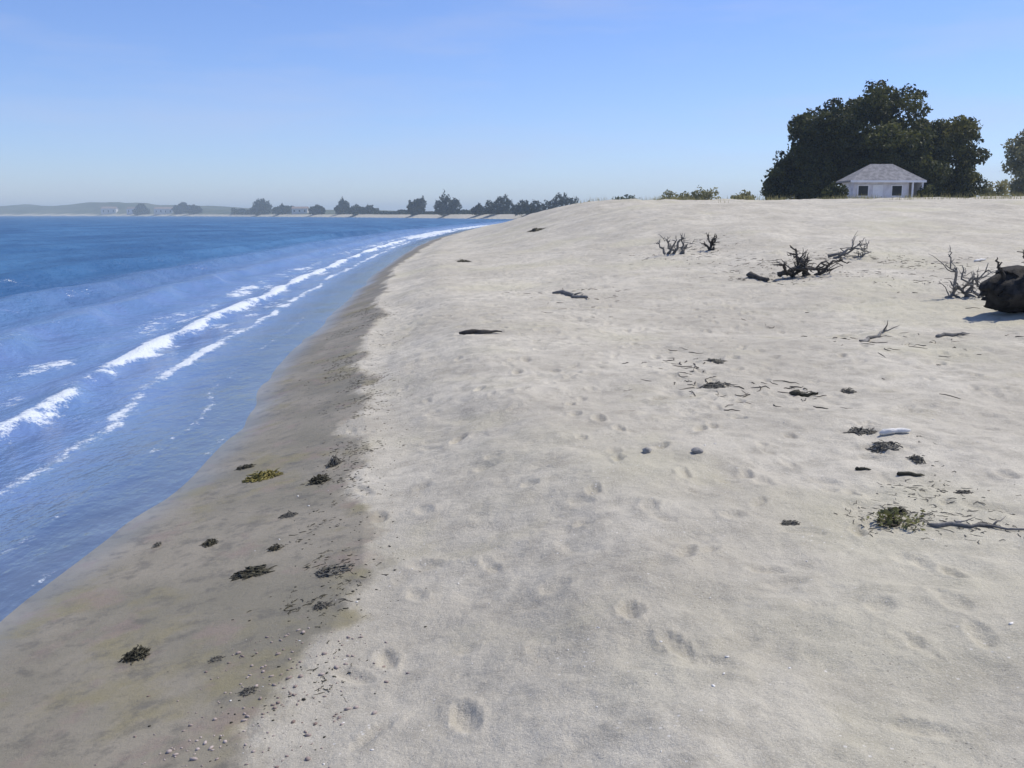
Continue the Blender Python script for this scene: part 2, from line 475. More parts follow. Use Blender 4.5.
# ------------------------------------------------------------------ ground: one polar sheet to the horizon
ang_mid = np.linspace(R(-33), R(33), 861)
ang_l = -np.geomspace(R(180), R(33.3), 60)
ang_r = np.geomspace(R(33.3), R(180), 60)[:-1]
ANG = np.concatenate([ang_l, ang_mid, ang_r])
def polar_sheet(name, radii, mt, zfun):
    rr, aa = np.meshgrid(radii, ANG, indexing='ij')
    X, Y = rr * np.sin(aa), rr * np.cos(aa)
    Z, attrs = zfun(X, Y)
    V = np.stack([X, Y, Z], -1).reshape(-1, 3)
    nr, na = rr.shape
    i, j = np.meshgrid(np.arange(nr - 1), np.arange(na), indexing='ij')
    j2 = (j + 1) % na
    Q = np.stack([i * na + j, i * na + j2, (i + 1) * na + j2, (i + 1) * na + j], -1).reshape(-1, 4)[:, ::-1]
    o = np_quads(name, V, Q, mt, smooth=True)
    for k, v in attrs.items(): point_attr(o, k, v)
    return o

radii_g = np.concatenate([np.geomspace(.04, 1.9, 24)[:-1], np.geomspace(1.9, 75, 760)[:-1], np.geomspace(75, 4200, 220)])
def zg(X, Y):
    z, wet, veg, d = land(X, Y)
    sw = 1 - smooth01(.02, .55, d + .12 * vnoise(X / .5, Y / .5, 66))
    return z, {'wet': wet, 'veg': veg, 'swash': sw * (far_v(X, Y)[0] < 0)}
ground = polar_sheet("sand_beach_ground", radii_g, M_SAND, zg)
tag(ground, "pale grey sand beach rising to a low dune, wet brown strip beside the sea", "beach", kind='structure')

# ------------------------------------------------------------------ sea
WAVES = [(2.35, .14, .30, 1.05), (1.4, .03, .22, .80), (0.55, .008, .15, .38), (3.4, .05, .5, .26), (4.9, .26, .62, .22), (7.6, .32, .85, .18), (11.2, .34, 1.15, .10), (17.5, .17, 2.2, .06), (24, .18, 3, .04), (33, .2, 4, .04), (46, .2, 5, .03), (64, .22, 7, .03)]
radii_w = np.concatenate([np.geomspace(1.5, 90, 620)[:-1], np.geomspace(90, 4200, 160)])
def zw(X, Y):
    zl, wet, veg, d = land(X, Y)
    u = -d
    v, px = far_v(X, Y)
    Z = np.zeros_like(X); foam = np.zeros_like(X)
    sea = smooth01(.2, 3.5, u)
    for k, (u0, h, w, f) in enumerate(WAVES):
        wob = .55 * w * vnoise(Y / (2.2 + u0 * .9), Y * 0 + k * 3.3, 70 + k) + .5 * w * vnoise(Y / (.9 + u0 * .2), Y * 0 + k, 90 + k)
        q = (u - u0 - wob) / w
        pres = .45 + .6 * np.clip(vnoise(Y / (5 + u0), Y * 0 + k, 110 + k) + .5, 0, 1)
        ridge = np.where(q < 0, np.exp(-(q / .55) ** 2), np.exp(-(q / 1.4) ** 2))
        Z += h * ridge * pres
        patch = np.clip(.70 + .85 * vnoise(Y / (1.6 + .35 * u0), Y * 0 + k * 7, 130 + k), 0, 1.2)
        foam += f * np.where(q < 0, np.exp(-(q / .55) ** 2), np.exp(-(q / .4) ** 2)) * patch
    foam *= 1 - .25 * (1 - smooth01(9, 15, Y)) * (u > 1.9)
    # drifting remnants of foam between the lines, thin lace at the swash edge
    foam += .8 * np.clip(fbm(X / .45, Y / 1.0, 150, 4) + .12, 0, 1) * smooth01(.9, 1.6, u) * (1 - smooth01(3.2, 4.6, u))
    foam += .5 * np.exp(-((u - .07) / .05) ** 2) * np.clip(vnoise(Y / .8, Y * 0, 160) + .3, 0, 1)
    foam += .75 * np.exp(-((u - 2.6) / 1.5) ** 2) * smooth01(45, 110, Y) * np.clip(.6 + vnoise(Y / 14, Y * 0, 163), 0, 1)
    Z += (.05 * fbm(X / 1.5, Y / 2.4, 170, 3) + .05 * fbm(X / 4, Y / 7, 175, 2)) * sea
    near_far = smooth01(-80, -10, v)
    Z = Z * (1 - near_far * .9)
    depth = np.maximum(-zl, 0) + Z * .5
    return Z, {'offshore': np.clip(u, -1, 60), 'depth': depth, 'foam': np.clip(foam, 0, 1.2) * (u > -.5)}
sea = polar_sheet("sea_water", radii_w, M_WATER, zw)
tag(sea, "blue sea with small white breaking waves", "sea", kind='structure')

# ------------------------------------------------------------------ growing things
def tube(V, Fc, pts, rad, sides=7, wob=0.0):
    """append a tapered tube along pts to the lists"""
    pts = [Vector(p) for p in pts]
    base = len(V)
    up = Vector((.13, .31, .94))
    for i, p in enumerate(pts):
        t = (pts[min(i + 1, len(pts) - 1)] - pts[max(i - 1, 0)]).normalized()
        a = t.cross(up)
        if a.length < .05: a = t.cross(Vector((1, 0, 0)))
        a.normalize(); b = t.cross(a)
        for s in range(sides):
            th = 2 * math.pi * s / sides
            rr = rad[i] * (1 + wob * random.uniform(-1, 1))
            V.append(p + a * (math.cos(th) * rr) + b * (math.sin(th) * rr))
    for i in range(len(pts) - 1):
        for s in range(sides):
            s2 = (s + 1) % sides
            Fc.append((base + i * sides + s, base + i * sides + s2, base + (i + 1) * sides + s2, base + (i + 1) * sides + s))
    Fc.append(tuple(base + s for s in reversed(range(sides))))
    e = base + (len(pts) - 1) * sides
    Fc.append(tuple(e + s for s in range(sides)))

def wander(p0, p1, n, amp):
    p0, p1 = Vector(p0), Vector(p1)
    L_ = (p1 - p0).length
    return [p0.lerp(p1, k / (n - 1)) + (Vector((random.gauss(0, 1), random.gauss(0, 1), random.gauss(0, 1))) * amp * L_ if 0 < k < n - 1 else Vector()) for k in range(n)]

def leaf_cloud(name, blobs, n, size, mt, parent, gap=.5, seed=0):
    """many leaf-sized faces spread through lumpy clumps"""
    g = np.random.default_rng(seed)
    bl = np.array(blobs, float)
    vol = (bl[:, 3] * bl[:, 4] * bl[:, 5]) ** (2 / 3)
    idx = g.choice(len(bl), n, p=vol / vol.sum())
    dirs = g.normal(size=(n, 3)); dirs /= np.linalg.norm(dirs, axis=1)[:, None]
    rad = g.random(n) ** .33
    rad = .35 + .65 * rad + g.normal(size=n) * .06
    lump = 1 + .22 * np.sin(dirs[:, 0] * 5 + idx) * np.sin(dirs[:, 2] * 6 + idx * 2) + .12 * np.sin(dirs[:, 1] * 11 + idx * 1.3)
    P = bl[idx, :3] + dirs * (rad * lump)[:, None] * bl[idx, 3:6]
    keep = g.random(n) > gap * (np.sin(P[:, 0] * 2.1 + seed) * np.sin(P[:, 2] * 2.5 + seed) > .35)
    P, dirs, idx = P[keep], dirs[keep], idx[keep]
    n = len(P)
    nrm = dirs * .7 + g.normal(size=(n, 3)) * .8; nrm /= np.linalg.norm(nrm, axis=1)[:, None]
    t1 = np.cross(nrm, g.normal(size=(n, 3))); t1 /= np.linalg.norm(t1, axis=1)[:, None]
    t2 = np.cross(nrm, t1)
    s = size * g.uniform(.55, 1.25, n)[:, None]
    V = np.stack([P - t1 * s, P - t2 * s * .5 + nrm * s * .12, P + t1 * s, P + t2 * s * .5 + nrm * s * .12], 1).reshape(-1, 3)
    Q = np.arange(4 * n).reshape(-1, 4)
    o = np_quads(name, V, Q, mt, parent)
    btint = g.random(len(bl)) ** 1.6  # random tone per clump; on the dark trees it carries painted sun highlights
    tint = np.clip(btint[idx] * .75 + g.random(n) * .35 - .05, 0, 1)
    point_attr(o, 'tint', np.repeat(tint, 4))
    return o

def trunk_obj(parent, base, tips, r0, mt, name='trunk'):
    V, Fc = [], []
    base = Vector(base)
    fork = base + Vector((0, 0, min(t[2] for t in tips) * .35))
    tube(V, Fc, [base + Vector((0, 0, -.3)), base + Vector((0, 0, .2)), base.lerp(fork, .6) + Vector((r0 * .3, 0, 0)), fork], [r0 * 1.35, r0 * 1.05, r0 * .85, r0 * .75], 9, .06)
    for t in tips:
        tube(V, Fc, wander(fork - Vector((0, 0, .2)), t, 6, .04), [r0 * .5, r0 * .42, r0 * .33, r0 * .25, r0 * .17, r0 * .07], 6, .08)
    return mesh_obj(name, V, Fc, mt, parent, smooth=True)

def in_poly(x, y, poly):
    c = False
    j = len(poly) - 1
    for i in range(len(poly)):
        xi, yi = poly[i]; xj, yj = poly[j]
        if (yi > y) != (yj > y) and x < (xj - xi) * (y - yi) / (yj - yi) + xi: c = not c
        j = i
    return c

def crown_blobs(poly, rmin, rmax, nb, depth):
    """clumps filling a crown whose profile is poly (local x, z); rounded in depth too"""
    xsn = [p[0] for p in poly]; zs = [p[1] for p in poly]
    cx = (min(xsn) + max(xsn)) / 2; hw = (max(xsn) - min(xsn)) / 2
    zb, zt = min(zs), max(zs)
    out, tries = [], 0
    while len(out) < nb and tries < 60000:
        tries += 1
        r = random.uniform(rmin, rmax)
        x, z = random.uniform(min(xsn), max(xsn)), random.uniform(zb, zt)
        if not all(in_poly(x + 1.0 * r * math.cos(a), z + .84 * r * math.sin(a), poly) for a in [k * math.pi / 4 for k in range(8)]): continue
        e = 1 - ((x - cx) / hw) ** 2 * .7 - max(0, (z - zb) / (zt - zb)) ** 2 * .5
        y = random.uniform(-1, 1) * depth * math.sqrt(max(.1, e))
        out.append((x, y, z, r, r * random.uniform(.9, 1.2), r * random.uniform(.68, .9)))
    return out

def local_profile(pix, D, base):
    """outline in metres for a crown standing D metres away"""
    q = [world_at(px, py, D) for px, py in pix]
    return [(v.x - base[0], v.z - base[2]) for v in q]

def tree(name, label, cat, px, D, pix, nb, rr, depth, n, leaf, mt, seed, r0=.35, group=None):
    random.seed(seed * 101)
    x = world_at(px, 190, D).x
    b = Vector((x, D, zat(x, D)))
    root = empty(name, b)
    tag(root, label, cat, group)
    poly = local_profile(pix, D, b)
    bl = crown_blobs(poly, rr[0], rr[1], nb, depth)
    leaf_cloud('crown', bl, n, leaf, mt, root, seed=seed)
    tips = [bl[i][:3] for i in range(0, len(bl), max(1, len(bl) // 9))]
    trunk_obj(root, (0, 0, 0), tips, r0, M_BARK)
    return root

tree('spreading_tree', "largest dark green tree, its peaked crown rising behind the white beach hut", 'tree', 872, 97,
     [(760, 206), (762, 176), (778, 158), (786, 140), (788, 118), (812, 106), (842, 94), (858, 90), (866, 82), (894, 81), (918, 90), (926, 106), (921, 122), (934, 135), (938, 170), (934, 203)],
     230, (.55, 1.6), 5.5, 70000, .22, M_LEAF_DARK, 4, .5, "dark trees on the dune")
tree('round_tree', "shorter flat topped dark tree joined to the right side of the peaked tree", 'tree', 950, 99,
     [(884, 206), (890, 135), (914, 117), (948, 114), (970, 115), (980, 126), (983, 165), (984, 208)],
     190, (.5, 1.2), 3.6, 38000, .21, M_LEAF_OLIVE_HIGHLIGHT, 5, .35, "dark trees on the dune")
tree('low_tree', "low dark bushy tree crouching at the left foot of the peaked tree", 'tree', 778, 95,
     [(754, 206), (756, 184), (764, 170), (776, 156), (788, 145), (806, 144), (822, 160), (826, 206)],
     46, (.45, 1.0), 2.2, 15000, .2, M_LEAF_DARK, 11, .2, "dark trees on the dune")
tree('bushy_tree', "hazy tan and olive tree cut off by the right edge of the photo", 'tree', 1040, 135,
     [(1004, 206), (1008, 165), (1013, 142), (1024, 130), (1045, 122), (1070, 135), (1080, 165), (1078, 204)],
     40, (.8, 2.0), 4, 11000, .30, M_LEAF_TAN, 8, .3)

def shrub(label, px, D, top, w, mt, seed, n=1500, leaf=.22):
    x = world_at(px, 190, D).x
    b = Vector((x, D, zat(x, D)))
    root = empty('dune_shrub', b)
    tag(root, label, 'shrub', 'shrubs behind the dune crest')
    hw = w * D / F / 2
    h = world_at(px, top, D).z - b.z
    bl = []
    for k in range(7):
        t = random.uniform(-.75, .75)
        hh = h * (1 - .55 * t * t) * random.uniform(.75, 1)
        bl.append((t * hw, random.uniform(-.4, .4) * hw, hh * .55, hw * .4, hw * .4, hh * .45))
    leaf_cloud('foliage', bl, n, leaf, mt, root, seed=seed)
    trunk_obj(root, (0, 0, 0), [b_[:3] for b_ in bl[:4]], .05, M_BARK, 'stem')
    return root
shrub("yellowish green low shrub on the dune crest left of the big tree", 702, 120, 184, 40, M_LEAF_PALE, 21)
shrub("faint pale green shrub behind the crest, lower than the yellowish one", 672, 190, 190, 36, M_LEAF_PALE, 22, 1300, .32)
shrub("distant hazy shrub behind the crest, nearest to the far beach trees", 622, 260, 193, 44, M_LEAF_MID, 23, 1200, .45)
shrub("pale green shrub filling the gap between the flat topped tree and the frame edge", 996, 112, 176, 28, M_LEAF_PALE, 24)
shrub("thin olive shrub on the crest just left of the dark tree skirt", 742, 108, 190, 30, M_LEAF_PALE, 25, 1000)

# ------------------------------------------------------------------ hut under the trees
def box(V, Fc, x0, x1, y0, y1, z0, z1):
    b = len(V)
    V += [(x0, y0, z0), (x1, y0, z0), (x1, y1, z0), (x0, y1, z0), (x0, y0, z1), (x1, y0, z1), (x1, y1, z1), (x0, y1, z1)]
    for f in ((3, 2, 1, 0), (4, 5, 6, 7), (0, 1, 5, 4), (1, 2, 6, 5), (2, 3, 7, 6), (3, 0, 4, 7)): Fc.append(tuple(b + k for k in f))

def boxes(name, lst, mt, parent, bev=0.0):
    V, Fc = [], []
    for q in lst: box(V, Fc, *q)
    o = mesh_obj(name, V, Fc, mt, parent)
    if bev:
        md = o.modifiers.new('bevel', 'BEVEL'); md.width = bev; md.segments = 1; md.limit_method = 'ANGLE'
    return o

def ring(name, x0, x1, z0, z1, t, y0, y1, mt, parent):
    """one continuous rectangular frame, t wide, from y0 (front) to y1 (back)"""
    V = []
    for y in (y0, y1):
        V += [(x0 - t, y, z0 - t), (x1 + t, y, z0 - t), (x1 + t, y, z1 + t), (x0 - t, y, z1 + t), (x0, y, z0), (x1, y, z0), (x1, y, z1), (x0, y, z1)]
    Fc = []
    for k in range(4):
        n = (k + 1) % 4
        Fc += [(k, n, 4 + n, 4 + k), (8 + n, 8 + k, 12 + k, 12 + n), (n, k, 8 + k, 8 + n), (4 + k, 4 + n, 12 + n, 12 + k)]
    return mesh_obj(name, V, Fc, mt, parent)

HD = 86.0
hx = world_at(880, 190, HD).x
hut = empty('beach_hut', (hx, HD, zat(hx, HD) - .35))
hut.scale = (.9, .9, 1.0)
tag(hut, "small white beach hut with a low grey roof in front of the dark trees", 'hut')
wall_boxes = [(-3.2, 2.2, -1.6, 1.8, 0, 2.45)]
wall = boxes('wall', wall_boxes, M_WALL, hut)
V = [(-3.7, -2.1, 2.47), (3.65, -2.1, 2.47), (3.65, 2.2, 2.47), (-3.7, 2.2, 2.47), (-1.1, .05, 3.95), (1.1, .05, 3.95),
     (-3.7, -2.1, 2.35), (3.65, -2.1, 2.35), (3.65, 2.2, 2.35), (-3.7, 2.2, 2.35)]
Fq = [(0, 1, 5, 4), (1, 2, 5), (2, 3, 4, 5), (3, 0, 4), (9, 8, 7, 6), (6, 7, 1, 0), (7, 8, 2, 1), (8, 9, 3, 2), (9, 6, 0, 3)]
mesh_obj('roof', V, Fq, M_ROOF, hut)
boxes('fascia_board', [(-3.72, 3.67, -2.14, -2.105, 2.28, 2.46)], M_TRIM, hut)
for x0 in (-2.75, .55):
    w = boxes('window', [(x0, x0 + .95, -1.64, -1.605, 1.15, 2.0)], M_GLASS, hut)
    ring('window_frame', x0, x0 + .95, 1.15, 2.0, .09, -1.67, -1.603, M_TRIM, w)
dr = boxes('door', [(-1.35, -.35, -1.66, -1.605, .02, 2.1)], M_TRIM, hut, .01)
boxes('handle', [(-.5, -.46, -1.72, -1.662, .95, 1.1)], M_METAL, dr)
for x0 in (2.35, 3.3):
    boxes('porch_post', [(x0, x0 + .16, -2.0, -1.84, 0, 2.34)], M_TRIM, hut, .01)
boxes('porch_floor', [(2.22, 3.6, -2.05, 1.8, -.1, .12)], M_DRIFT_GREY, hut)
boxes('porch_screen', [(3.3, 3.4, -1.8, 1.75, .13, 2.3)], M_WALL, hut)

shrub("dark bush hugging the left corner of the white beach hut", 836, 83.2, 180, 26, M_LEAF_DARK, 26, 1500, .16)
shrub("dark bush at the right end of the beach hut beside its porch post", 927, 84, 184, 18, M_LEAF_DARK, 27, 1200, .16)

# ------------------------------------------------------------------ far side of the bay
def far_pt(px, extra):
    D = float(np.interp(px, FARPX[:, 0], FARPX[:, 1])) + extra
    for _ in range(3):
        x = (px - 512) / F * D / math.hypot(1, (px - 512) / F)
        y = D / math.hypot(1, (px - 512) / F)
    return Vector((x, y, zat(x, y))), D

def far_tree(name, label, px, top, w, extra, seed, mt=None, lumps=6):
    b, D = far_pt(px, extra)
    root = empty(name, b)
    tag(root, label, 'tree', 'trees along the far shore')
    m = D / F
    h = max(2.0, EYE + (214.5 - top) * m * .93 - b.z)
    hw = w * m / 2
    g = random.Random(seed)
    bl = []
    for k in range(lumps):
        t = (k + .5) / lumps * 2 - 1
        hh = h * g.uniform(.6, 1.0) * (1 - .35 * t * t)
        r = hw / lumps * 1.7
        bl.append((t * (hw - r * .5), g.uniform(-1, 1) * hw * .3, hh * .5, r, max(r, hw * .5), hh * .52))
    leaf_cloud('crown', bl, 2600, max(.6, 1.15 * m), mt or M_LEAF_FAR, root, gap=.1, seed=seed)
    trunk_obj(root, (0, 0, 0), [q[:3] for q in bl[::2]], max(.2, h * .035), M_BARK)
    return root
FT = [
 ('far_tree', "tiny dark tree beside the pale houses far left on the far shore", 148, 203, 14, 45, 4),
 ('far_tree', "greyish far tree right of the far left houses, left of its twin", 186, 199, 13, 60, 3),
 ('far_tree', "greyish far tree right of its twin, low and square", 199, 203, 13, 50, 3),
 ('far_tree', "dark far shore tree standing alone at the left end of a low pale strip", 265, 197, 19, 40, 4),
 ('far_bush', "short bluish bush low on the far shore after the lone tree", 288, 203, 22, 60, 4),
 ('far_bush', "small round far shore bush midway between lone tree and the tree pair", 320, 203, 15, 30, 3),
 ('far_tree', "small far tree with a long low bush on its right", 345, 197, 13, 40, 3),
 ('far_bush', "long low dark bush line on the far shore beside a small tree", 366, 203, 32, 45, 6),
 ('far_tree', "narrow dark blue tree, left one of the conspicuous pair over the bay", 418, 191, 18, 35, 4),
 ('far_tree', "broad dark blue tree, right one of the conspicuous pair over the bay", 449, 192, 26, 35, 5),
 ('far_bush', "low bush on the far beach just right of the conspicuous tree pair", 481, 202, 18, 30, 4),
 ('far_tree', "grey green wide far tree left of the darkest wooded point", 500, 192, 28, 40, 5),
 ('far_tree', "low dark thicket tree above the bend of the far beach", 528, 197, 34, 30, 6),
 ('far_tree', "tallest dark wide tree at the end of the far woods above the beach bend", 560, 186, 36, 25, 6),
 ('far_tree', "low trailing tree at the right end of the far woods near the dune crest", 588, 197, 28, 30, 5),
]
for k, (nm, lb, px, top, w, ex, lu) in enumerate(FT):
    far_tree(nm, lb, px, top, w, ex, 200 + k, lumps=lu)

def far_house(label, px, w_px, h_px, extra, rz, mt_w, windows):
    b, D = far_pt(px, extra)
    m = D / F
    w, h = w_px * m, h_px * m
    dp = w * .55
    root = empty('far_house', b, rz)
    tag(root, label, 'house', 'houses on the far shore')
    boxes('wall', [(-w / 2, w / 2, 0, dp, -.5, h)], mt_w, root)
    V = [(-w / 2 - .4, -.5, h + .02), (w / 2 + .4, -.5, h + .02), (w / 2 + .4, dp + .5, h + .02), (-w / 2 - .4, dp + .5, h + .02), (-w / 2 - .4, dp / 2, h * 1.38), (w / 2 + .4, dp / 2, h * 1.38)]
    mesh_obj('roof', V, [(0, 1, 5, 4), (2, 3, 4, 5), (3, 0, 4), (1, 2, 5), (3, 2, 1, 0)], M_TILE, root)
    for k in range(windows):
        cx = -w / 2 + (k + .5) * w / windows
        f = boxes('window', [(cx - .9, cx + .9, -.09, -.01, h * .35, h * .75)], M_GLASS, root)
        ring('window_frame', cx - .9, cx + .9, h * .35, h * .75, .2, -.14, -.012, M_TRIM, f)
far_house("leftmost pale house with a faded roof, on the far shore below hazy hills", 115, 13, 5, 40, .1, M_CREAM, 3)
far_house("smaller pale house hard against the tiny dark tree on the far left shore", 137, 8, 5, 35, -.15, M_WALL, 2)
far_house("pale long house on the far shore left of the two greyish trees", 169, 17, 5, 50, .05, M_CREAM, 4)
far_house("pale low house on the far shore behind the short bluish bush", 303, 15, 5, 70, 0, M_CREAM, 3)

# ------------------------------------------------------------------ driftwood, weed and stones on the sand
def px_size(p):                                # metres per pixel at a point
    return p.y / F

def weed_clump(label, px, py, w, h, mt, strands=40, name='seaweed_clump', group='seaweed clumps on the sand', cat='seaweed'):
    """a low mat of torn weed: a ragged lumpy core with many fine curled shreds"""
    p = hit(px, py)
    s = px_size(p)
    rx, rz = w * s / 2, h * s / 2
    ry = max(rx * .75, rz * 1.3, .03)
    V, Fc = [], []
    n = 15
    sd = random.uniform(0, 99)
    for i in range(n):
        for j in range(n):
            u, v = i / (n - 1) * 2 - 1, j / (n - 1) * 2 - 1
            q = math.hypot(u, v) / (1 + .35 * math.sin(3 * math.atan2(v, u) + sd) + .2 * math.sin(7 * math.atan2(v, u) + sd * 2))
            x, y = u * rx * .9, v * ry * .9
            top = rz * .75 * max(0, 1 - q * q * 1.7) * random.uniform(.35, 1.25)
            V.append(Vector((x + random.gauss(0, .03) * rx, y + random.gauss(0, .03) * ry, zat_fast(p, x, y) - .004 + top - .006 * (q > .75))))
    for i in range(n - 1):
        for j in range(n - 1):
            Fc.append((i * n + j, (i + 1) * n + j, (i + 1) * n + j + 1, i * n + j + 1))
    for k in range(int(strands * 2.4)):
        a = random.uniform(0, 2 * math.pi); q = math.sqrt(random.random()) * .95
        x, y = rx * q * math.cos(a), ry * q * math.sin(a)
        top = max(.006, rz * .9 * (1 - q * q * .9))
        pts = []
        hd = random.uniform(0, 2 * math.pi)
        z = random.uniform(.2, 1) * top
        st = random.uniform(.08, .17)
        for i in range(6):
            pts.append((x, y, zat_fast(p, x, y) + z))
            hd += random.gauss(0, .9)
            x += math.cos(hd) * rx * st; y += math.sin(hd) * ry * st
            z = max(.002, z + random.gauss(-.12, .2) * top)
        r = random.uniform(.025, .06) * max(min(rx, .1), .03)
        tube(V, Fc, pts, [r * .5, r, r * 1.2, r, r * .7, r * .25], 4, .25)
    o = mesh_obj(name, V, Fc, mt, None, True, loc=p)
    return tag(o, label, cat, group)

_patch = {}
def zat_fast(p, x, y):
    """ground height near a point, from a small grid sampled once"""
    k = (p.x, p.y)
    if k not in _patch:
        e = .75 if p.y < 40 else 3.0
        ax = np.linspace(-e, e, 61)
        gx, gy = np.meshgrid(ax + p.x, ax + p.y)
        _patch[k] = (e, land(gx, gy)[0] - p.z)
    e, g = _patch[k]
    fx, fy = min(max((x + e) / (2 * e) * 60, 0), 59.99), min(max((y + e) / (2 * e) * 60, 0), 59.99)
    i, j = int(fy), int(fx); fx -= j; fy -= i
    return float((g[i, j] * (1 - fx) + g[i, j + 1] * fx) * (1 - fy) + (g[i + 1, j] * (1 - fx) + g[i + 1, j + 1] * fx) * fy)

def stick(label, px0, py0, px1, py1, thick, mt, twigs=3, lift=0.0, name='driftwood_stick', group='driftwood sticks on the sand', cat='driftwood'):
    a, b = hit(px0, py0), hit(px1, py1)
    mid = (a + b) / 2; mid.z = zat(mid.x, mid.y)
    V, Fc = [], []
    n = 9
    r = thick * px_size(mid) / 2
    pts = []
    for k in range(n):
        q = a.lerp(b, k / (n - 1))
        q += Vector((random.gauss(0, 1), random.gauss(0, 1), 0)) * (b - a).length * .03
        q.z = zat(q.x, q.y) + r * .7 + lift * math.sin(math.pi * k / (n - 1)) * r
        pts.append(q - mid)
    tube(V, Fc, pts, [r * (1.05 - .6 * k / (n - 1)) * (.38 if k in (0, n - 1) else .8 + .4 * random.random()) for k in range(n)], 9, .16)
    for t in range(twigs):
        k = random.randint(2, n - 2)
        ln = (b - a).length * random.uniform(.1, .25)
        d = (pts[-1] - pts[0]).normalized() + Vector((random.gauss(0, .7), random.gauss(0, .7), random.uniform(.1, .6)))
        tube(V, Fc, wander(pts[k], pts[k] + d.normalized() * ln, 4, .05), [r * .5, r * .4, r * .25, r * .1], 5, .1)
    o = mesh_obj(name, V, Fc, mt, None, True, loc=mid)
    return tag(o, label, cat, group)

def stone(label, px, py, w, h, mt, name='beach_stone', group='stones half buried in the sand', cat='stone'):
    p = hit(px, py)
    s = px_size(p)
    rx, rz = w * s / 2, h * s / 2
    import bmesh
    bm = bmesh.new(); bmesh.ops.create_icosphere(bm, subdivisions=3, radius=1)
    sd = random.uniform(0, 50)
    for v in bm.verts:
        c = v.co
        k = 1 + .16 * math.sin(c.x * 3.1 + sd) * math.cos(c.y * 2.7 + sd) + .09 * math.sin(c.z * 6 + c.x * 4 + sd)
        v.co = Vector((c.x * rx * k, c.y * rx * .85 * k, c.z * rz * k + rz * .35))
    me = bpy.data.meshes.new(name); bm.to_mesh(me); bm.free()
    me.polygons.foreach_set('use_smooth', [True] * len(me.polygons))
    me.materials.append(mt)
    o = bpy.data.objects.new(name, me); COL.objects.link(o); o.location = p
    o.rotation_euler = (0, 0, random.uniform(0, 6))
    return tag(o, label, cat, group)

def snag(name, label, px, py, w, h, mt, arms, r, cat='driftwood', group=None, seed=0, body=True):
    """a stranded root or branch tangle; arms are (dx, dz) tips as shares of its width and height"""
    random.seed(seed)
    p = hit(px, py)
    s = px_size(p)
    W_, H_ = w * s, h * s
    root = empty(name, p)
    tag(root, label, cat, group)
    if body:
        V, Fc = [], []
        ctrl = [(-.52, .30, .20), (-.45, .34, .29), (-.30, .38, .34), (-.05, .42, .40), (.0, .46, .42), (.2, .46, .44), (.45, .44, .42), (.75, .42, .42), (1.1, .42, .46), (1.3, .45, .60)]
        pts, rads = [], []
        for k in range(37):
            t = k / 36 * (len(ctrl) - 1); i = min(int(t), len(ctrl) - 2); q = t - i
            c = [ctrl[i][m] * (1 - q) + ctrl[i + 1][m] * q for m in range(3)]
            pts.append((c[0] * W_, .25 * t * .12, c[1] * H_)); rads.append(c[2] * H_)
        NS = 56
        tube(V, Fc, pts, rads, NS)
        ridge = [random.gauss(0, .045) for _ in range(NS)]
        jag = [random.uniform(-.10, .16) for _ in range(NS)]
        for i, v in enumerate(V):
            kk, ss = divmod(i, NS)
            if kk > 36: continue
            a_ = ss / NS * 2 * math.pi
            cc = Vector(pts[kk])
            g = 1 + .12 * math.sin(3 * a_ + kk * .06) + .05 * math.sin(8 * a_ - kk * .1) + ridge[ss] + random.gauss(0, .012)
            V[i] = cc + (v - cc) * g + Vector((jag[ss] * max(0, 1 - kk / 7) * W_, 0, 0))
        o = mesh_obj('trunk', V, Fc, mt, root, True)
    for (x0, z0, x1, z1) in arms:
        V, Fc = [], []
        a = Vector((x0 * W_, random.uniform(-.1, .1) * W_, z0 * H_)); b = Vector((x1 * W_, random.uniform(-.3, .25) * W_, z1 * H_))
        pts = wander(a, b, 7, .05)
        rr = r * s * .62
        tube(V, Fc, pts, [rr, rr * .9, rr * .78, rr * .62, rr * .5, rr * .35, rr * .15], 7, .15)
        for q in range(7):
            k = random.randint(1, 5)
            d = (pts[k + 1] - pts[k]).normalized() * .6 + Vector((random.gauss(0, .6), random.gauss(0, .6), random.gauss(.12, .35)))
            ln = random.uniform(.18, .5) * (b - a).length
            sub = wander(pts[k], pts[k] + d * ln, 6, .09)
            tube(V, Fc, sub, [rr * .42, rr * .36, rr * .3, rr * .24, rr * .18, rr * .1], 5, .15)
            e = sub[3]
            tube(V, Fc, wander(e, e + Vector((random.gauss(0, .3), random.gauss(0, .3), random.gauss(.05, .25))) * ln, 4, .08), [rr * .24, rr * .19, rr * .14, rr * .08], 4, .1)
        mesh_obj('branch', V, Fc, mt, root, True)
    random.seed(seed + 99)
    return root

random.seed(5)
snag('driftwood_stump', "big charred looking driftwood stump at the right edge of the dune slope", 1017, 314, 52, 52, M_CHAR,
     [(-.3, .4, -.45, 1.0), (.1, .6, .0, 1.15), (.25, .5, .4, 1.05), (-.35, .25, -.62, .5)], 5.5, seed=31)
snag('dead_branch', "grey forked dead branch sticking up left of the big dark stump", 962, 298, 42, 44, M_DRIFT_GREY,
     [(-.1, 0, -.5, 1.0), (0.4, 0, -.1, .75), (.5, 0, .3, .6), (-.4, 0, .4, .45), (.3, 0, -.4, .4), (.1, 0, .45, .8)], 3.0, seed=32, body=False)
snag('driftwood_tangle', "dark tangle of driftwood branches in the middle of the dune face", 804, 276, 54, 32, M_DRIFT_DARK,
     [(.1, 0, -.28, .95), (-.5, .05, .4, .30), (-.35, .1, .55, .2), (.2, .0, .6, .55), (.0, 0, -.1, .8), (-.2, 0, -.55, .4), (-.45, 0, .1, .5)], 3.6, seed=33, body=False)
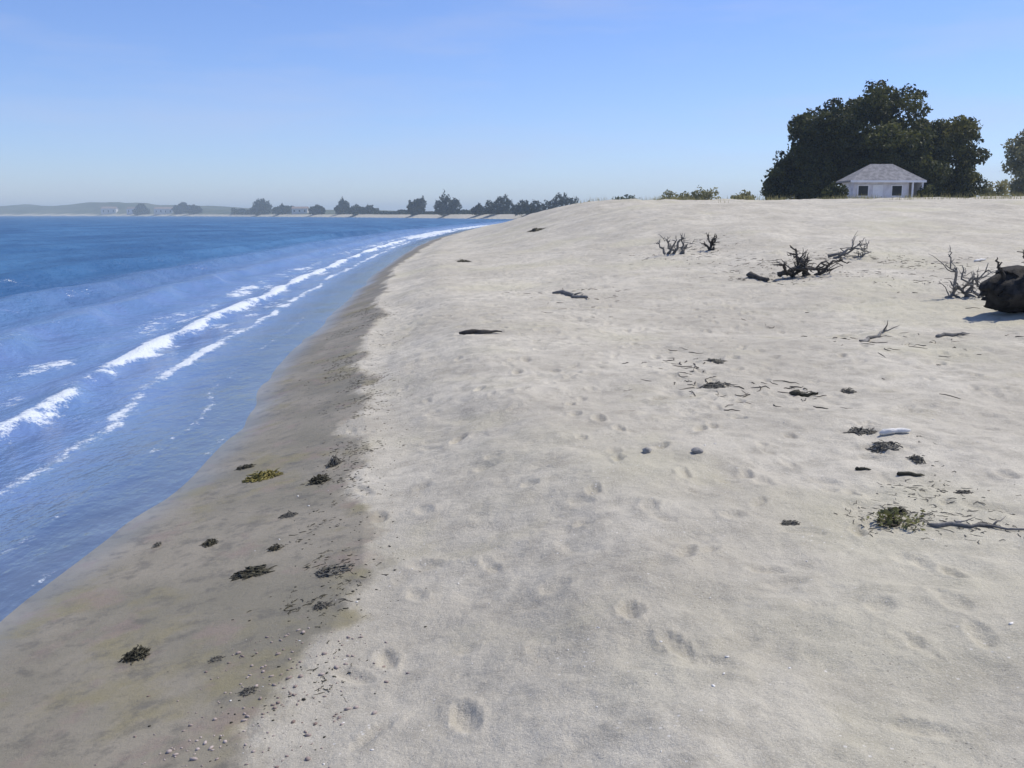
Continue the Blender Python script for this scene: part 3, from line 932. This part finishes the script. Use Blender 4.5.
snag('dead_branch', "small grey twiggy branch right of the dark driftwood tangle", 850, 258, 44, 16, M_DRIFT_GREY,
     [(-.5, .1, .4, .6), (-.4, 0, .2, .9), (.1, 0, .5, .4)], 2.6, seed=34, body=False)
snag('dead_branch', "short dark upright twig cluster left of the tangle, near the dune top", 711, 250, 16, 17, M_DRIFT_DARK,
     [(0, 0, -.3, 1), (.0, 0, .3, .8), (.1, 0, .05, .7), (-.1, 0, -.5, .5), (-.1, 0, .15, .95)], 2.2, seed=35, body=False)
snag('dead_branch', "grey upright twig cluster farthest left on the dune face", 674, 254, 30, 20, M_DRIFT_GREY,
     [(0, 0, -.3, .8), (.0, 0, .3, 1), (-.2, 0, .05, .7), (.2, 0, .45, .5), (-.3, 0, -.5, .6), (.3, 0, .2, .9)], 2.4, seed=36, body=False)
random.seed(12)
stick("dark driftwood log lying alone in the middle of the open sand", 461, 335, 500, 334, 6, M_DRIFT_DARK, 0)
stick("long thin grey branch running out to the right edge from the olive plant", 928, 527, 1040, 531, 5, M_DRIFT_GREY, 4)
stick("dark crooked stick left below the driftwood tangle", 747, 277, 770, 282, 6, M_DRIFT_DARK, 2)
stick("grey stick on the dune face below the big stump", 935, 338, 968, 335, 4, M_DRIFT_GREY, 2)
stick("grey stick lying slanted on yellowish sand left of the stump", 862, 342, 892, 330, 4, M_DRIFT_GREY, 2)
stick("short dark stick at the middle of the weed string", 897, 476, 924, 477, 5, M_WEED, 1)
stick("short dark stick left of the weed string, pointing at the sea", 855, 470, 871, 471, 4, M_WEED, 1)
stick("short dark stick on bare sand between stones and the weed string", 790, 395, 818, 396, 6, M_WEED, 2)
stick("faint grey stick near the top of the beach, left of the dune face", 556, 294, 590, 299, 5, M_DRIFT_GREY, 2)
stick("bleached white piece of driftwood at the top of the weed string", 880, 436, 910, 433, 8, M_DRIFT_PALE, 0, name='bleached_driftwood')
stick("small bleached white stick tip beside the dead branch by the stump", 974, 262, 986, 260, 3, M_DRIFT_PALE, 0, name='bleached_driftwood')

G = [
 ("roundest and darkest seaweed clump, alone at lower left on wet sand", 137, 656, 26, 22, M_WEED, 70),
 ("dark seaweed clump on wet sand nearest to the water's edge", 210, 544, 15, 13, M_WEED, 40),
 ("flat dark seaweed clump beside the ochre weed patch", 245, 468, 18, 7, M_WEED, 30),
 ("dark seaweed clump on wet sand, right of the one nearest the water", 275, 549, 14, 12, M_WEED, 36),
 ("long dark seaweed strip on wet sand, above the round lone clump", 251, 573, 36, 10, M_WEED, 50),
 ("biggest dark seaweed clump of the tide line at the edge of dry sand", 320, 481, 22, 16, M_WEED, 55),
 ("ragged grey seaweed trail climbing to the biggest tide line clump", 334, 464, 14, 20, M_WEED_GREY, 40),
 ("grey seaweed clump below the biggest clump of the tide line", 288, 516, 18, 9, M_WEED_GREY, 34),
 ("wide grey seaweed mat where wet sand meets dry sand", 330, 572, 34, 10, M_WEED_GREY, 50),
 ("dark seaweed clump at the dry edge under the wide grey mat", 322, 607, 18, 12, M_WEED_GREY, 40),
 ("small grey seaweed clump low on the wet sand, nearest the pebbles", 248, 692, 18, 9, M_WEED_GREY, 34),
 ("thin grey seaweed wisp on the wet sand between the round clump and pebbles", 216, 660, 14, 6, M_WEED_GREY, 22),
 ("small brown seaweed tuft close to the water, left of the others", 157, 546, 9, 11, M_WEED_GREY, 24),
 ("ochre yellow seaweed patch spread on wet sand", 262, 478, 34, 16, M_WEED_OLIVE, 60),
 ("small dark weed clump far up the beach near the waterline", 463, 262, 15, 7, M_WEED, 26),
 ("dark weed clump farthest away, where the beach meets the far shore", 536, 231, 16, 8, M_WEED, 26),
 ("dark weed clump right under the bleached driftwood of the weed string", 886, 446, 28, 9, M_WEED_GREY, 40),
 ("grey weed clump left of the bleached driftwood on the weed string", 862, 432, 26, 9, M_WEED_GREY, 40),
 ("curved grey weed strand on the right side of the weed string", 917, 460, 16, 14, M_WEED_GREY, 34),
 ("dark weed clump on top of the olive plant at the lower end of the string", 894, 512, 24, 9, M_WEED, 44),
 ("grey weed clump alone on sand between olive plant and the right edge", 963, 493, 18, 9, M_WEED_GREY, 30),
 ("faint grey weed clump on open sand left of the olive plant", 791, 524, 18, 10, M_WEED_GREY, 30),
 ("thin grey weed streak on open sand, upper one of two", 716, 361, 20, 6, M_WEED_GREY, 26),
 ("thin grey weed streak on open sand, lower one of two", 716, 386, 30, 8, M_WEED_GREY, 32),
 ("grey weed clump right of the short dark stick on bare sand", 848, 392, 14, 10, M_WEED_GREY, 26),
]
for q in G: weed_clump(*q)
stone("grey stone half buried on open sand, left one of a pair", 647, 452, 11, 7, M_STONE)
stone("grey stone half buried on open sand, right one of a pair", 697, 452, 12, 7, M_STONE)

# low olive beach plant in the weed string
def plant(label, px, py, w, h):
    p = hit(px, py); s = px_size(p)
    root = empty('beach_plant', p)
    tag(root, label, 'plant')
    rx, rz = w * s / 2, h * s
    bl = [(random.uniform(-.8, .8) * rx, random.uniform(-.6, .6) * rx, rz * random.uniform(.2, .5), rx * .34, rx * .34, rz * .4) for k in range(12)]
    leaf_cloud('foliage', bl, 330, .017, M_LEAF_OLIVE, root, seed=77)
    V, Fc = [], []
    for b in bl:
        tube(V, Fc, wander((0, 0, -.02), b[:3], 5, .06), [.008, .007, .006, .004, .002], 5)
    mesh_obj('stem', V, Fc, M_BARK, root, True)
M_LEAF_OLIVE = leaf_material("olive_leaves", (0.10, 0.105, 0.035), (0.23, 0.225, 0.10))
plant("low sprawling olive green beach plant at the lower end of the weed string", 900, 526, 70, 17)

# uncountable litter: pebbles at lower left, shell and twig bits
def scatter(name, label, cat, n, sampler, smin, smax, mt, flat=.6):
    import bmesh
    bm = bmesh.new(); bmesh.ops.create_icosphere(bm, subdivisions=1, radius=1)
    bv = np.array([v.co[:] for v in bm.verts]); bf = [[v.index for v in f.verts] for f in bm.faces]; bm.free()
    V, Fc = [], []
    P = sampler(n)
    Z = land(P[:, 0], P[:, 1])[0]
    for k in range(len(P)):
        s = random.uniform(smin, smax) * random.choice([.6, .8, 1, 1.3])
        a = random.uniform(0, 6.3); e = random.uniform(.6, 1.6)
        c, sn = math.cos(a), math.sin(a)
        q = bv * RNG.uniform(.85, 1.15, bv.shape)
        x, y, z = q[:, 0] * s * e, q[:, 1] * s / e, q[:, 2] * s * flat
        w = np.stack([x * c - y * sn + P[k, 0], x * sn + y * c + P[k, 1], z + Z[k] + s * flat * .35], 1)
        b0 = len(V)
        V.extend(w.tolist()); Fc.extend([[i + b0 for i in f] for f in bf])
    o = mesh_obj(name, V, Fc, mt, None, True)
    return tag(o, label, cat, kind='stuff')
def near_bar(n):
    y = RNG.uniform(2.5, 4.1, n); t = RNG.normal(0, .22, n)
    return np.stack([xs(y) + np.interp(y, BERM[:, 0], BERM[:, 1]) - .1 + t, y], 1)
scatter('pebbles', "pinkish pebbles strewn along the wet edge at lower left", 'pebbles', 380, near_bar, .0025, .0095, M_PEBBLE)
def beach_any(n):
    y = RNG.uniform(2.3, 26, n) ; x = RNG.uniform(0.2, 1, n) ** 1 * y * .62 * RNG.choice([-1, 1], n) + RNG.normal(0, 1, n)
    q = np.stack([x, y], 1)
    return q[(x - xs(y)) > 1.2]
scatter('shell_debris', "tiny shell fragments strewn over the sand", 'shells', 700, beach_any, .003, .008, M_SHELL, .4)
def tide_line(n):
    y = RNG.uniform(3, 14, n); t = RNG.normal(-.05, .2, n)
    return np.stack([xs(y) + np.interp(y, BERM[:, 0], BERM[:, 1]) + t, y], 1)
scatter('weed_debris', "tiny dark weed crumbs along the tide line", 'weed debris', 650, tide_line, .003, .008, M_WEED, .3)

def strew(name, label, cat, pts, lmin, lmax, rad, mt, curl=.5):
    """short twisted shreds or twigs lying flat on the sand at the given places"""
    V, Fc = [], []
    x, y = pts[:, 0], pts[:, 1]
    n = len(x)
    h = RNG.uniform(0, 2 * math.pi, n); ln = RNG.uniform(lmin, lmax, n)
    rows = []
    for i in range(5):
        rows.append((x.copy(), y.copy()))
        h = h + RNG.normal(0, curl, n)
        x = x + np.cos(h) * ln / 4; y = y + np.sin(h) * ln / 4
    zs = [land(a, b)[0] for a, b in rows]
    for k in range(n):
        r = rad * random.uniform(.5, 1.4)
        p = [(rows[i][0][k], rows[i][1][k], zs[i][k] + r * .6 + (random.random() ** 3) * r * 2) for i in range(5)]
        tube(V, Fc, p, [r * .6, r, r * .9, r * .7, r * .3], 4, .2)
    return tag(mesh_obj(name, V, Fc, mt, None, True), label, cat, kind='stuff')
def wrack_pts(n):
    y = 3.4 + 17 * RNG.random(n) ** 1.15
    c = xs(y) + np.interp(y, BERM[:, 0], BERM[:, 1]) + .30 * fbm(y / 1.3, y * 0 + 2, 301, 3) - .12
    x = c + RNG.normal(0, .10, n) * (1 + y / 12)
    k = fbm(x / .35, y / .45, 303, 3) > .03
    return np.stack([x[k], y[k]], 1)
strew('wrack_line', "loose dark line of dry weed shreds along the edge of the wet sand", 'wrack', wrack_pts(3600), .012, .055, .0017, M_WEED, .8)
def px_cloud(cx, cy, sx, sy, n):
    c = hit(cx, cy); s_ = px_size(c)
    e = hit(cx, cy - sy).y - c.y
    x = c.x + RNG.normal(0, sx * s_, n); y = c.y + RNG.normal(0, max(.1, e), n)
    k = fbm(x / .8, y / 1.6, 311, 3) > -.05
    return np.stack([x[k], y[k]], 1)
tw = np.concatenate([px_cloud(800, 268, 34, 8, 420), px_cloud(690, 250, 34, 5, 200), px_cloud(880, 262, 50, 7, 260), px_cloud(960, 292, 26, 9, 260),
                     px_cloud(900, 340, 60, 12, 110), px_cloud(720, 374, 34, 12, 70), px_cloud(575, 292, 30, 8, 60), px_cloud(820, 393, 40, 8, 50), px_cloud(760, 280, 30, 6, 120)])
strew('twig_litter', "thin scatter of grey brown twigs over the dune face", 'twigs', tw, .04, .22, .0045, M_DRIFT_DARK, .4)
tw = np.concatenate([px_cloud(890, 445, 20, 12, 130), px_cloud(905, 480, 18, 16, 120), px_cloud(900, 520, 26, 10, 130), px_cloud(965, 525, 40, 7, 60), px_cloud(930, 500, 44, 16, 60)])
strew('weed_shreds', "loose weed shreds strung down the sand around the olive plant", 'weed debris', tw, .015, .07, .002, M_WEED_GREY, .7)

# sparse grass on the dune crest
def grass(name, label, n):
    X, Y = [], []
    x = RNG.uniform(4, 46, n); y = RNG.uniform(54, 72, n)
    k = fbm(x / 3.2, y / 3.2, 321, 3) > .16
    x, y = x[k], y[k]
    z = land(x, y)[0]; m_ = len(x)
    V = np.zeros((m_, 8, 3)); a = RNG.uniform(0, 6.28, m_); hgt = RNG.uniform(.15, .5, m_); lean = RNG.uniform(.05, .3, m_)
    for j in range(4):
        t = j / 3
        w = .012 * (1 - t * .9)
        cx = x + np.cos(a) * lean * t * t; cy = y + np.sin(a) * lean * t * t; cz = z - .02 + hgt * t * (1 - .15 * t)
        V[:, j * 2] = np.stack([cx - np.sin(a) * w, cy + np.cos(a) * w, cz], 1)
        V[:, j * 2 + 1] = np.stack([cx + np.sin(a) * w, cy - np.cos(a) * w, cz], 1)
    b = np.arange(m_)[:, None] * 8
    Q = np.concatenate([b + np.array([[j * 2, j * 2 + 1, j * 2 + 3, j * 2 + 2]]) for j in range(3)], 0)
    o = np_quads(name, V.reshape(-1, 3), Q, M_LEAF_PALE)
    point_attr(o, 'tint', np.repeat(np.clip(.6 + .5 * RNG.random(m_), 0, 1), 8))
    tag(o, label, 'grass', kind='stuff')
grass('dune_grass', "sparse yellowish grass along the dune crest", 15000)

# low woods behind the far beach
def far_woods(n):
    px = RNG.uniform(236, 612, n)
    k = fbm(px / 26, px * 0, 331, 2) > -.16 - .5 * smooth01(400, 560, px)
    px = px[k]
    dist = np.interp(px, FARPX[:, 0], FARPX[:, 1]) + RNG.uniform(38, 85, len(px))
    q = (px - 512) / F; y = dist / np.sqrt(1 + q * q); x = q * y
    z = land(x, y)[0]
    m = dist / F
    hmax = (2.2 + 3.6 * np.clip(fbm(px / 14, px * 0, 335, 3) + .35, 0, 1.2)) * m
    t = RNG.random(len(px))
    P = np.stack([x, y, z + t * hmax], 1)
    nrm = RNG.normal(size=(len(px), 3)); nrm /= np.linalg.norm(nrm, axis=1)[:, None]
    t1 = np.cross(nrm, RNG.normal(size=nrm.shape)); t1 /= np.linalg.norm(t1, axis=1)[:, None]
    t2 = np.cross(nrm, t1); s_ = (m * RNG.uniform(.6, 1.3, len(px)))[:, None]
    V = np.stack([P - t1 * s_, P - t2 * s_ * .6, P + t1 * s_, P + t2 * s_ * .6], 1).reshape(-1, 3)
    o = np_quads('far_woods', V, np.arange(len(V)).reshape(-1, 4), M_LEAF_FAR)
    point_attr(o, 'tint', np.repeat(RNG.random(len(px)), 4))
    tag(o, "low hazy belt of woods behind the far beach", 'woods', kind='stuff')
far_woods(16000)

# ------------------------------------------------------------------ sea haze
V, Fc = [], []
box(V, Fc, -4500, 4500, -4500, 4500, -3.0, 42)
hz = mesh_obj('haze', V, Fc)
hm = bpy.data.materials.new('haze'); hm.use_nodes = True
hn = hm.node_tree; hn.nodes.clear()
ho = hn.nodes.new('ShaderNodeOutputMaterial'); hv = hn.nodes.new('ShaderNodeVolumePrincipled')
hv.inputs['Density'].default_value = HAZE_DENSITY
hv.inputs['Color'].default_value = (.74, .90, 1.0, 1)
hv.inputs['Anisotropy'].default_value = 0.0
hn.links.new(hv.outputs[0], ho.inputs['Volume'])
hz.data.materials.append(hm)
tag(hz, "thin pale blue sea haze over the bay", 'haze', kind='stuff')
